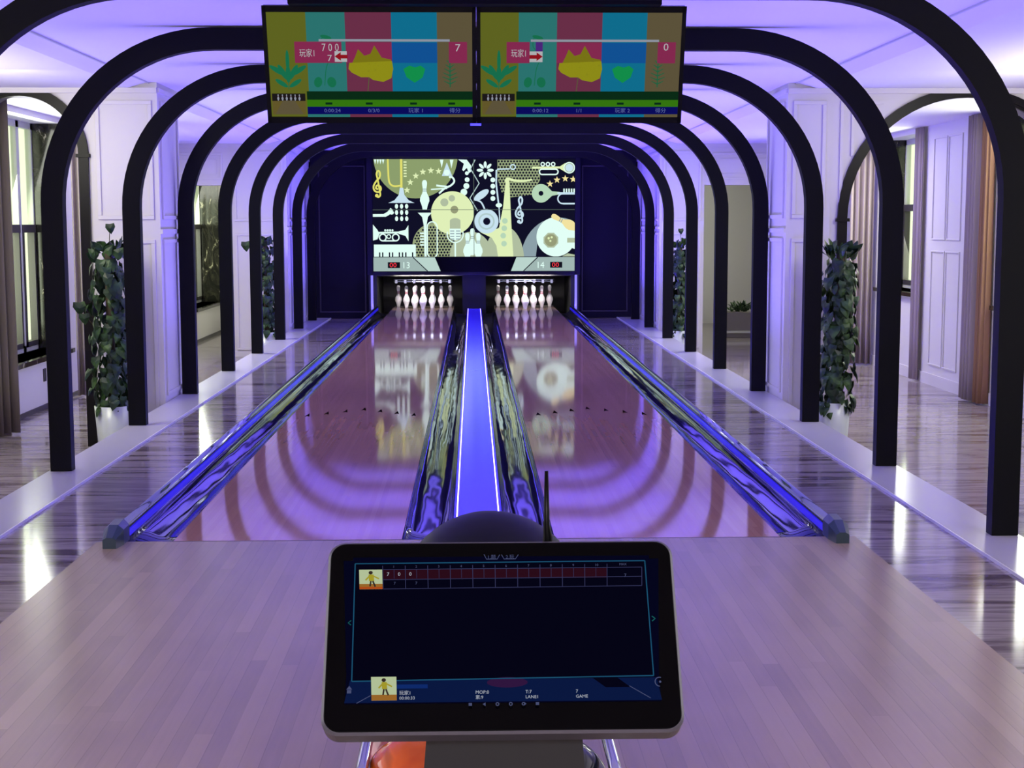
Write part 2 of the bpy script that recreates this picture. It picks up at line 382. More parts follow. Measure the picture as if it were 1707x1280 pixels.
curtain(-4.62, -4.6, 7.38, 7.62, 'curtain_brown', 'narrow dark brown curtain edge beside the mauve curtain in the left doorway', 2)
curtain(-4.64, -4.34, 10.35, 10.4, 'curtain_grey', 'pale grey curtain past the first left window, close to the doorway post', 4)
curtain(-4.3, -4.0, 10.38, 10.44, 'curtain_brown', 'reddish brown curtain between the pale curtain and the left doorway post', 4)
curtain(5.6, 5.6, 9.30, 9.12, 'curtain_tan', 'tan brown curtain beside the dark marble jamb of the nearest right window', 5)
curtain(5.58, 5.56, 9.74, 9.38, 'curtain_grey', 'grey mauve curtain next to the tan one in the right doorway', 5, .045)
curtain(5.64, 5.60, 11.58, 11.8, 'curtain_grey', 'slim grey curtain between the white wall panels and the second right window', 3, .018)
curtain(5.62, 5.3, 13.75, 13.8, 'curtain_grey', 'light grey curtain beyond the second right window, behind the second arch', 4)
curtain(5.25, 4.95, 13.8, 13.85, 'curtain_brown', 'dark red brown curtain far back in the right doorway', 4)
curtain(4.93, 4.72, 13.9, 13.95, 'curtain_mauve', 'pale pink mauve curtain deepest in the right doorway, above the tall plant', 3)
structure(bx('door_1', 'pit', 3.85, 4.2, YE-.05, YE, FZ, 2.1))
# ---------------------------------------------------------------- black arches
ORD = ['nearest', 'second', 'third', 'fourth', 'fifth', 'sixth', 'seventh', 'eighth', 'ninth']
def arch_outline(xc, hw, r, top, t):
    o = [(-hw, -.15)] + [(-hw+r-r*cos(a), top-r+r*sin(a)) for a in [pi/2*i/20 for i in range(21)]]
    ri = r-t
    i_ = [(-hw+t, -.15)] + [(-hw+t+ri-ri*cos(a), top-t-ri+ri*sin(a)) for a in [pi/2*i/20 for i in range(21)]]
    outl = o + [(-x, z) for x, z in o[::-1]]; inn = i_ + [(-x, z) for x, z in i_[::-1]]
    return [(x+xc, z) for x, z in outl + inn[::-1]]
OUTL = arch_outline(0, 2.79, 1.12, 2.70, .138)
proto = None
for i, y in enumerate(ARCH_Y):
    if proto is None:
        mb = MB(); n = len(OUTL)//2; y0, y1 = 0, .085
        A = OUTL[:n]; B = OUTL[n:][::-1]
        def V(p, yy): return (p[0], yy, p[1])
        mb.loft([[V(a, y0), V(b, y0), V(b, y1), V(a, y1)] for a, b in zip(A, B)], smooth=False)
        mb.use('black')
        a = proto = mb.build('portal_arch', 'black')
    else:
        a = proto.copy(); C.objects.link(a)
    a.location = (0, y, 0)
    lab = {0: 'nearest and largest black arch frame, its top beam above the two monitors', 8: 'farthest and smallest black arch frame, right before the dark end wall'}.get(i, ORD[i]+' black arch frame over the lanes, counted from the camera')
    tag(a, lab, 'arch', 'black arch frames spanning the lanes')
# small white foot plates are cast with each post's base
# ---------------------------------------------------------------- approach and lanes
ap = MB().use('approach').box(-1.76, 1.76, YB+.3, 0, -.14, 0).use('foul').box(-1.45, 1.45, -.008, 0, -.01, .0006)
tag(ap.build('bowling_approach'), 'pale wooden approach floor in front of the foul line, around the console', 'approach')
A0, LW = .3555, 1.054; CX = A0+LW/2
for s, nm in ((-1, 'left bowling lane of pinkish brown boards, numbered 13 at its end'), (1, 'right bowling lane of pinkish brown boards, numbered 14 at its end')):
    x0, x1 = sorted((s*A0, s*(A0+LW)))
    mb = MB().use('lane').box(x0, x1, .006, 16.2, -.12, 0).use('deck').box(x0, x1, 16.206, 19.2, -.12, 0)
    ln = mb.build('bowling_lane'); tag(ln, nm, 'lane', 'bowling lanes')
    for k in range(7):
        cx = s*CX+(k-3)*.1352*1.0; cy = 4.78-abs(k-3)*.115
        MB().prism([(cx-.019, cy-.08), (cx, cy+.1), (cx+.019, cy-.08), (cx, cy-.05)], .0, .0008, 'Z').build('arrow_marker', 'arrow', ln)
    mb = MB().use('frame_white').box(x0, x1, 19.2, 19.24, -.12, .002); mb.build('tail_plank', parent=ln)
# gutters
def gutter(xa, xb, label):
    c, hw = (xa+xb)/2, abs(xb-xa)/2; prof = []
    for i in range(17):
        a = pi*i/16; prof.append((c-hw*cos(a), -.002-.075*sin(a)))
    prof = [(min(xa, xb), -.002)] + prof[1:-1] + [(max(xa, xb), -.002)]
    outer = [(max(xa, xb), -.12), (min(xa, xb), -.12)]
    mb = MB(); ys = [.006+18.2*i/40 for i in range(41)]
    mb.loft([[(x, y, z) for x, z in prof+outer] for y in ys]); o = mb.build('gutter', 'gutter')
    for f in o.data.polygons: f.use_smooth = abs(f.normal.z) > .05 and f.center.z > -.11
    return tag(o, label, 'gutter', 'glossy dark gutters')
gutter(-1.4115, -1.64, 'glossy dark gutter along the outer left side of the left lane')
gutter(-.3535, -.122, 'glossy dark gutter between the left lane and the centre divider')
gutter(.122, .3535, 'glossy dark gutter between the centre divider and the right lane')
gutter(1.4115, 1.64, 'glossy dark gutter along the outer right side of the right lane')
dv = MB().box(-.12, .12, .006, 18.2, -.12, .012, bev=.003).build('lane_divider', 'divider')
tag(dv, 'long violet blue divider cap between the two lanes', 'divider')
for s in (-1, 1):
    mb = MB()
    for k in range(30): mb.box(s*.104-.003, s*.104+.003, .02+k*.605, .02+(k+1)*.605, .0115, .016)
    mb.build('led_strip', 'led', dv)
for s, w in ((-1, 'left'), (1, 'right')):
    rt = empty('gutter_rail', (s*1.665, 0, 0), 'shiny side rail with blue light strip along the %s edge of the lanes' % w, 'rail', 'shiny side rails')
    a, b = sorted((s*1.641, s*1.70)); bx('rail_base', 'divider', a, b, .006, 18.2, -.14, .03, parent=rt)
    MB().tube([(s*1.662, y, .05) for y in (.0, 4, 9, 14, 18.2)], .024, 14).build('rail_tube', 'rail', rt)
    mb = MB()
    for k in range(30): mb.box(s*1.694-.003, s*1.694+.003, .02+k*.605, .02+(k+1)*.605, .03, .04)
    mb.build('led_strip', 'led_soft', rt)
    mb = MB(); x = s*1.665
    mb.loft([[(x-.045, .05, 0), (x+.045, .05, 0), (x+.045, .05, .07), (x+.02, .05, .098), (x-.02, .05, .098), (x-.045, .05, .07)],
             [(x-.045, -.06, 0), (x+.045, -.06, 0), (x+.045, -.06, .07), (x+.02, -.06, .092), (x-.02, -.06, .092), (x-.045, -.06, .07)],
             [(x-.03, -.15, 0), (x+.03, -.15, 0), (x+.03, -.15, .04), (x+.014, -.15, .05), (x-.014, -.15, .05), (x-.03, -.15, .04)]], smooth=False)
    mb.build('end_cap', 'cap', rt)

# ---------------------------------------------------------------- pins
PIN = [(.0257, 0), (.0275, .006), (.036, .05), (.0505, .09), (.0605, .114), (.0575, .155), (.045, .185), (.032, .21), (.0255, .232), (.0233, .254), (.0245, .28), (.029, .305), (.0323, .335), (.0315, .35), (.026, .368), (.014, .379), (.001, .381)]
def make_pin():
    mb = MB().use('pin'); n = 20
    def ring(r, z): return [(r*cos(2*pi*i/n), r*sin(2*pi*i/n), z) for i in range(n)]
    mb.loft([ring(r, z) for r, z in PIN])
    mb.use('pin_red')
    for z0, z1 in ((.236, .246), (.262, .272)):
        mb.loft([ring(.0258, z0), ring(.0252, (z0+z1)/2), ring(.0258, z1)], caps=False)
    return mb.build('bowling_pin')
pp = None
rows = [[0], [-.5, .5], [-1, 0, 1], [-1.5, -.5, .5, 1.5]]
posn = {(0, 0): 'front point', (1, 0): 'second row, left of middle', (1, 1): 'second row, right of middle', (2, 0): 'third row, left end', (2, 1): 'third row, middle, behind the front pin', (2, 2): 'third row, right end',
        (3, 0): 'back row, far left', (3, 1): 'back row, second from left', (3, 2): 'back row, second from right', (3, 3): 'back row, far right'}
for s, nm in ((-1, 'left'), (1, 'right')):
    for r, row in enumerate(rows):
        for k, dx in enumerate(row):
            p = pp.copy() if pp else make_pin()
            if pp: C.objects.link(p)
            pp = pp or p
            p.location = (s*CX+dx*.3048, 18.29+r*.264, 0); p.rotation_euler = (0, 0, random.random()*6)
            tag(p, 'white bowling pin on %s lane, %s' % (nm, posn[(r, k)]), 'bowling pin', 'bowling pins on the %s lane' % nm)

# ---------------------------------------------------------------- flat drawing kit (for artwork and screens)
class Draw:
    """stacks thin flat shapes on a panel; T maps (u, v, layer depth) to the world"""
    def __init__(s, T, clip=None): s.mb = MB(); s.T = T; s.d = 0; s.clip = clip
    def _clip(s, P):
        if not s.clip: return P
        x0, y0, x1, y1 = s.clip
        for ax, lim, sg in ((0, x0, 1), (0, x1, -1), (1, y0, 1), (1, y1, -1)):
            Q = []
            for i in range(len(P)):
                a, b = P[i-1], P[i]; ia = (a[ax]-lim)*sg >= 0; ib = (b[ax]-lim)*sg >= 0
                if ia != ib:
                    t = (lim-a[ax])/(b[ax]-a[ax]); Q.append((a[0]+t*(b[0]-a[0]), a[1]+t*(b[1]-a[1])))
                if ib: Q.append(b)
            P = Q
            if not P: return []
        return P
    def layer(s): s.d += 1; return s
    def poly(s, m, P, new=True):
        if new: s.d += 1
        P = s._clip(list(P))
        if len(P) < 3: return s
        s.mb.use(m); s.mb.face([s.T(u, v, s.d) for u, v in P]); return s
    def rect(s, m, x0, y0, x1, y1, new=True): return s.poly(m, [(x0, y0), (x1, y0), (x1, y1), (x0, y1)], new)
    def ell(s, m, cx, cy, rx, ry=None, ang=0, n=28, new=True):
        ry = ry or rx; a = radians(ang)
        return s.poly(m, [(cx+rx*cos(t)*cos(a)-ry*sin(t)*sin(a), cy+rx*cos(t)*sin(a)+ry*sin(t)*cos(a)) for t in [2*pi*i/n for i in range(n)]], new)
    def ring(s, m, cx, cy, r, w, a0=0, a1=360, n=28):
        return s.line(m, [(cx+r*cos(radians(a0+(a1-a0)*i/n)), cy+r*sin(radians(a0+(a1-a0)*i/n))) for i in range(n+1)], w)
    def line(s, m, P, w, w1=None):
        s.d += 1; w1 = w if w1 is None else w1; n = len(P)
        L, R = [], []
        for i, p in enumerate(P):
            a = P[max(i-1, 0)]; b = P[min(i+1, n-1)]; dx, dy = b[0]-a[0], b[1]-a[1]; q = sqrt(dx*dx+dy*dy) or 1
            h = (w+(w1-w)*i/(n-1))/2; L.append((p[0]-dy/q*h, p[1]+dx/q*h)); R.append((p[0]+dy/q*h, p[1]-dx/q*h))
        for i in range(n-1): s.poly(m, [L[i], L[i+1], R[i+1], R[i]], False)
        return s
    def curve(s, m, P, w, w1=None, k=6):
        Q = []
        for i in range(len(P)-1):
            p0, p1, p2, p3 = P[max(i-1, 0)], P[i], P[i+1], P[min(i+2, len(P)-1)]
            for j in range(k):
                t = j/k; Q.append(tuple(.5*((2*p1[a])+(-p0[a]+p2[a])*t+(2*p0[a]-5*p1[a]+4*p2[a]-p3[a])*t*t+(-p0[a]+3*p1[a]-3*p2[a]+p3[a])*t**3) for a in (0, 1)))
        Q.append(P[-1]); return s.line(m, Q, w, w1)
    def star(s, m, cx, cy, r, ang=-90):
        return s.poly(m, [(cx+(r if i % 2 == 0 else r*.42)*cos(radians(ang+36*i)), cy+(r if i % 2 == 0 else r*.42)*sin(radians(ang+36*i))) for i in range(10)])
    def pin(s, m, m2, cx, top, h, ang=0):
        a = radians(ang); k = h/.381; L = [(r*k, -z*k) for r, z in PIN]; P = L+[(-x, y) for x, y in L[::-1]]
        cy = top+h
        def tr(x, y): return (cx+x*cos(a)-y*sin(a), cy+x*sin(a)+y*cos(a))
        s.poly(m, [tr(x, y) for x, y in P])
        s.d += 1
        for z0, z1 in ((.236, .246), (.26, .27)): s.poly(m2, [tr(-.026*k, -z0*k), tr(.026*k, -z0*k), tr(.026*k, -z1*k), tr(-.026*k, -z1*k)], False)
        return s
    def clef(s, m, cx, cy, k):
        P = [(-2, 18), (-14, 12), (-8, -4), (10, 2), (14, 20), (0, 34), (-22, 26), (-28, 2), (-14, -26), (6, -48), (10, -74), (0, -88), (-10, -70), (-4, -40), (6, 20), (10, 50), (0, 62), (-14, 56)]
        s.curve(m, [(cx+x*k, cy+y*k) for x, y in P], 10*k); return s.ell(m, cx-10*k, cy+54*k, 10*k)
    def text(s, m, body, u, v, size, align='LEFT', wx=1.):
        """real letters: a font curve turned into flat faces; size in drawing units"""
        s.d += 1
        cu = bpy.data.curves.new('t', 'FONT'); cu.body = body; cu.size = 1; cu.align_x = align; cu.resolution_u = 2
        o = bpy.data.objects.new('t', cu); C.objects.link(o); dg = bpy.context.evaluated_depsgraph_get(); me = bpy.data.meshes.new_from_object(o.evaluated_get(dg))
        bpy.data.objects.remove(o); s.mb.use(m)
        vs = [v_.co.copy() for v_ in me.vertices]
        for p in me.polygons:
            s.mb.face([s.T(u+vs[i].x*size*wx, v-vs[i].y*size, s.d) for i in p.vertices])
        bpy.data.meshes.remove(me); return s
    def build(s, name, parent): return s.mb.build(name, parent=parent, recalc=False)
def G(name, c, e=1.): M[name] = glow(name, c, e)
for n_, c_ in (('a_navy', (16, 16, 36)), ('a_white', (226, 255, 246)), ('a_pale', (224, 240, 184)), ('a_yel', (225, 222, 110)), ('a_olive', (140, 158, 108)), ('a_sage', (176, 190, 160)),
               ('a_teal', (178, 204, 204)), ('a_blue', (200, 226, 240)), ('a_slate', (140, 160, 168)), ('a_mint', (182, 214, 184)), ('a_grey', (150, 156, 120)), ('a_cream', (242, 226, 160)), ('a_dots', (150, 164, 124)),
               ('a_strip', (160, 182, 178)), ('a_strip2', (186, 212, 204)), ('a_seam', (90, 104, 96)), ('a_red', (255, 60, 70)), ('a_redlit', (255, 190, 190))): G(n_, c_)
# ---------------------------------------------------------------- the end wall: masking unit, side panels, pits
YM = 18.0
mk = empty('masking_unit', (0, YM, 0), 'masking unit over the pins with black and cream music artwork and lane numbers', 'masking unit')
bx('masking_case', 'navy', -1.80, 1.80, YM+.01, YM+.22, .60, 2.66, parent=mk)
mb = MB()
for a in ((-1.80, -1.712, .60, 2.66), (1.712, 1.80, .60, 2.66), (-1.712, 1.712, 2.548, 2.66), (-1.712, 1.712, .60, .652)): mb.box(a[0], a[1], YM-.03, YM+.01, a[2], a[3], bev=.004)
mb.build('masking_frame', 'navy', mk)
def TM(u, v, d): return (-1.70+(u-92)/(1612-92)*3.405, YM+.004-d*.0002, 2.54-(v-45)/(772-45)*1.635)
D = Draw(TM, (92, 45, 1612, 771)); D.rect('a_navy', 80, 40, 1620, 780)
D.ell('a_olive', 415, 20, 316, 316, n=60)
D.poly('a_dots', [(1030, 50), (1345, 50), (1350, 200), (1290, 310), (1130, 330), (1060, 290), (1030, 180)])
D.layer()
for j in range(13):
    for i in range(15):
        x = 1040+i*23+(j % 2)*11.5; y = 62+j*21
        if x < 1342 and not (x > 1300 and y > 260) and y < 320: D.ell('a_navy', x, y, 8.5, n=6, new=False)
D.ell('a_dots', 555, 690, 168, 172, n=40); D.layer()
for j in range(13):
    for i in range(15):
        x = 398+i*23+(j % 2)*11.5; y = 530+j*21
        if (x-555)**2+(y-690)**2 < 160**2: D.ell('a_navy', x, y, 8.5, n=6, new=False)
D.ell('a_slate', 1490, 800, 285, 320, n=50); D.poly('a_navy', [(1315, 800), (1345, 560), (1620, 500), (1620, 800)])
D.ell('a_sage', 830, 790, 165, 205, n=40); D.ell('a_sage', 1080, 800, 150, 255, n=40)
# yellow horn top left
D.curve('a_yel', [(208, 40), (212, 170), (222, 225), (255, 245), (305, 240)], 13); D.line('a_yel', [(308, 40), (308, 260)], 17)
D.poly('a_blue', [(296, 258), (322, 258), (330, 310), (362, 350), (405, 370), (208, 370), (255, 350), (288, 310)])
for i in range(6): D.rect('a_pale', 326, 62+i*21, 348, 72+i*21)
for i in range(4): D.poly('a_white', [(105+i*20, 48), (122+i*20, 48), (113+i*20, 84)])
D.clef('a_yel', 136, 245, 1.3); D.clef('a_blue', 1203, 440, 1.3)
for x, y in ((350, 275), (375, 217), (417, 170), (470, 140), (530, 130), (588, 135)): D.star('a_pale', x, y, 26)
for x, y in ((1425, 230), (1478, 200), (1540, 190), (1600, 195)): D.star('a_cream', x, y, 27)
D.poly('a_blue', [(650, 70), (690, 170), (612, 170)]); D.ell('a_white', 650, 145, 22)
D.poly('a_white', [(598, 50), (625, 50), (612, 110)]); D.poly('a_white', [(672, 50), (700, 50), (684, 115)])
D.pin('a_white', 'a_slate', 482, 200, 222)
D.curve('a_white', [(590, 300), (630, 265), (680, 240), (705, 210), (690, 180), (665, 180)], 14); D.line('a_white', [(530, 270), (650, 262)], 10); D.line('a_white', [(570, 240), (650, 250)], 14)
for j in range(3):
    for i in range(3): D.ell('a_white', 270+i*38, 395+j*46, 12, 18)
D.line('a_white', [(92, 463), (190, 462)], 20); D.curve('a_white', [(180, 462), (210, 445), (235, 415)], 26); D.ell('a_white', 232, 442, 18, 14)
# hand / valves top middle
D.poly('a_white', [(735, 48), (800, 50), (830, 90), (835, 135), (815, 150), (800, 110), (775, 135), (765, 125), (778, 80)])
for x, y, r in ((800, 150, 14), (802, 198, 18), (796, 245, 22), (777, 290, 25)): D.ell('a_white', x, y, r)
D.line('a_teal', [(862, 50), (828, 118), (892, 225), (822, 335), (880, 430)], 8)
for i in range(8): D.ell('a_white', 938+40*cos(i*pi/4), 128+42*sin(i*pi/4), 24, 11, i*45)
D.ell('a_navy', 938, 128, 7)
for i in range(4): D.ell('a_white', 995, 200+i*46, 18)
D.line('a_blue', [(1122, 118), (1030, 120), (1022, 140)], 9); D.line('a_blue', [(1022, 125), (1020, 230), (1038, 380)], 12); D.line('a_blue', [(1040, 380), (1048, 520)], 9); D.ring('a_blue', 1146, 104, 18, 9); D.ell('a_white', 1040, 388, 24, 16)
# cymbal, disc, leaf
D.ell('a_pale', 690, 445, 161, n=60); D.ell('a_grey', 705, 420, 29); D.ell('a_sage', 630, 366, 30); D.ell('a_sage', 686, 336, 24)
D.ell('a_blue', 908, 312, 66, 26, -35); D.curve('a_blue', [(858, 345), (905, 365), (932, 415)], 12)
D.poly('a_pale', [(1092, 205), (1118, 186), (1135, 560), (1150, 790), (1035, 790), (1020, 690), (985, 630), (900, 590), (1040, 560), (1072, 400)])
D.curve('a_pale', [(1095, 215), (1105, 192), (1160, 205), (1230, 208), (1290, 198)], 24, 12)
D.ell('a_blue', 946, 508, 91, n=50); D.ell('a_teal', 946, 508, 62, n=40); D.ell('a_blue', 946, 508, 50); D.ell('a_navy', 948, 508, 27)
for x, y in ((1085, 505), (1080, 560), (1072, 615), (1078, 675)): D.ell('a_mint', x, y, 21)
# left trumpet, piano
D.poly('a_white', [(92, 530), (125, 570), (140, 600), (125, 640), (92, 650)]); D.line('a_white', [(120, 592), (290, 590)], 14); D.poly('a_white', [(285, 582), (335, 570), (358, 535), (358, 655), (335, 615), (285, 600)])
D.ring('a_white', 165, 627, 25, 10); D.ring('a_white', 262, 627, 25, 10); D.line('a_white', [(165, 652), (262, 652)], 10); D.ring('a_white', 210, 620, 14, 7)
for i in range(4): D.ell('a_white', 184+i*18, 574, 8)
D.rect('a_white', 97, 680, 413, 772)
for x in (140, 163, 214, 237, 288, 312, 337, 388): D.rect('a_navy', x-5, 738, x+5, 772)
# upright trumpet
D.poly('a_white', [(430, 443), (535, 443), (505, 475), (494, 540), (494, 775), (477, 775), (474, 540), (462, 475)])
D.line('a_white', [(500, 545), (500, 745)], 9); D.line('a_white', [(574, 545), (574, 740)], 9); D.ring('a_white', 537, 548, 37, 9, 180, 360); D.ring('a_white', 537, 742, 37, 9, 0, 180)
for i in range(5): D.rect('a_white', 446, 590+i*22, 474, 601+i*22)
# microphone
D.rect('a_sage', 670, 500, 750, 570); D.ell('a_sage', 710, 505, 40, 22); D.ring('a_white', 710, 605, 60, 9, -20, 200); D.rect('a_white', 668, 562, 752, 620); D.ell('a_white', 710, 618, 42, 32)
for i in range(4): D.rect('a_slate', 672, 576+i*20, 703, 583+i*20, i == 0); D.rect('a_slate', 716, 576+i*20, 748, 583+i*20, False)
D.line('a_white', [(710, 665), (710, 772)], 12)
D.pin('a_white', 'a_slate', 840, 560, 200); D.pin('a_white', 'a_slate', 802, 594, 205); D.pin('a_white', 'a_slate', 884, 594, 205)
# right brass
D.line('a_pale', [(1290, 110), (1510, 108)], 16); D.poly('a_pale', [(1500, 100), (1540, 75), (1545, 145), (1500, 118)])
for i in range(3): D.ring('a_white', 1370+i*39, 84, 13, 9)
D.ring('a_white', 1365, 140, 20, 10, 90, 270); D.ring('a_white', 1465, 140, 20, 10, -90, 90); D.line('a_white', [(1365, 160), (1465, 160)], 10); D.line('a_white', [(1365, 120), (1465, 120)], 10)
D.ell('a_white', 1570, 110, 43, n=40); D.ell('a_sage', 1570, 110, 35); D.ell('a_blue', 1570, 110, 29)
D.poly('a_mint', [(1400, 245), (1440, 285), (1500, 290), (1500, 308), (1440, 318), (1400, 355)]); D.ell('a_mint', 1357, 300, 69, n=50); D.ell('a_navy', 1357, 300, 18)
D.line('a_blue', [(1480, 299), (1612, 299)], 14)
for i in range(5): D.rect('a_white', 1525+i*19, 265, 1536+i*19, 292)
D.ring('a_blue', 1520, 340, 36, 10, 90, 270); D.line('a_blue', [(1520, 377), (1612, 377)], 12); D.line('a_blue', [(1520, 304), (1612, 304)], 10)
# banjo
D.ell('a_white', 1470, 625, 147, n=60); D.poly('a_white', [(1530, 555), (1612, 530), (1612, 715), (1560, 700), (1540, 740)])
D.poly('a_sage', [(1432+60*cos(pi*(i+.5)/4), 650+60*sin(pi*(i+.5)/4)) for i in range(8)]); D.ell('a_grey', 1432, 650, 46); D.ell('a_pale', 1415, 635, 9); D.ell('a_pale', 1438, 628, 8); D.ell('a_pale', 1428, 655, 8)
D.rect('a_sage', 1555, 632, 1612, 668); D.poly('a_sage', [(1515, 772), (1560, 748), (1612, 758), (1612, 772)])
D.pin('a_cream', 'a_slate', 1645, 338, 235, -62)
D.line('a_seam', [(92, 421), (1612, 421)], 4); D.line('a_seam', [(851, 45), (851, 771)], 4)
D.build('artwork', mk)
# console strip with lane numbers
D = Draw(TM, (92, 772, 1612, 885)); D.rect('a_strip', 92, 776, 1612, 880)
D.poly('a_strip2', [(395, 778), (555, 778), (600, 880), (500, 880)]); D.poly('a_strip2', [(1165, 778), (1330, 778), (1225, 880), (1130, 880)])
D.line('a_navy', [(392, 778), (500, 880)], 7); D.line('a_navy', [(1332, 778), (1225, 880)], 7)
D.poly('matte_black', [(555, 776), (1170, 776), (1128, 884), (600, 884)])
for x in (200, 1427): D.rect('bezel', x, 812, x+92, 856)
D.text('a_red', '00', 212, 850, 48, wx=1.15); D.text('a_red', '00', 1440, 850, 48, wx=1.15)
D.text('a_white', '13', 305, 858, 68, wx=.95); D.text('a_white', '14', 1320, 858, 68, wx=.95)
D.build('lane_number_strip', mk)
MB().prism([(-.66, .905), (.72, .905), (.62, .655), (-.56, .655)], YM-.07, YM-.0).build('sensor_housing', 'matte_black', mk)
# navy end wall panels beside the masking unit
for s, w in ((-1, 'left'), (1, 'right')):
    a, b = sorted((s*1.81, s*2.79)); o = structure(bx('wall_end_'+w, 'navy', a, b, 18.45, 18.9, -.16, CZ))
    mb = MB(); a, b = sorted((s*1.86, s*2.66)); frame_y(mb, a, b, -.06, 2.45, 18.45, .02, .012); mb.build('panel_trim', 'navy_trim', o)
structure(bx('wall_end_top', 'navy', -1.81, 1.81, 18.3, 18.5, 2.5, CZ))
# pits
pt = empty('pinsetter_pit', (0, 18.3, 0), 'dark pin pits under the masking unit with side kickback walls', 'pinsetter')
bx('kickback', 'navy', -.20, .20, 18.215, 20, -.12, .59, parent=pt)
for s in (-1, 1):
    a, b = sorted((s*1.66, s*1.80)); bx('kickback', 'pit', a, b, 18.215, 20, -.16, .59, parent=pt)
bx('pit_back', 'pit', -1.8, 1.8, 20, 20.1, -.3, .59, parent=pt)
bx('pit_floor', 'pit', -1.8, 1.8, 19.24, 20, -.3, -.15, parent=pt)
bx('pit_roof', 'pit', -1.8, 1.8, 18.24, 20, .57, .595, parent=pt)
for s in (-1, 1):
    mb = MB(); x0, x1 = s*CX-.5, s*CX+.5
    mb.tube([(x0, 18.45, .47), (x1, 18.45, .47)], .014); mb.tube([(x0, 18.45, .50), (x1, 18.45, .50)], .008)
    for k in range(7): mb.box(s*CX-.457+k*.1523-.02, s*CX-.457+k*.1523+.02, 18.42, 18.48, .44, .50)
    mb.build('pin_table', 'rail', pt)
    a, b = sorted((s*1.706, s*1.745)); bx('light_bar', mat('light_bar', (60, 60, 110), .3, emit=(150, 140, 235), es=.8), a, b, 17.93, 17.97, .02, .595, parent=pt)
for s in (-1, 1):
    area('pin_light', (s*CX, 18.12, .6), (0, .55, -.45), .9, .04, 36, (1, .92, .88))

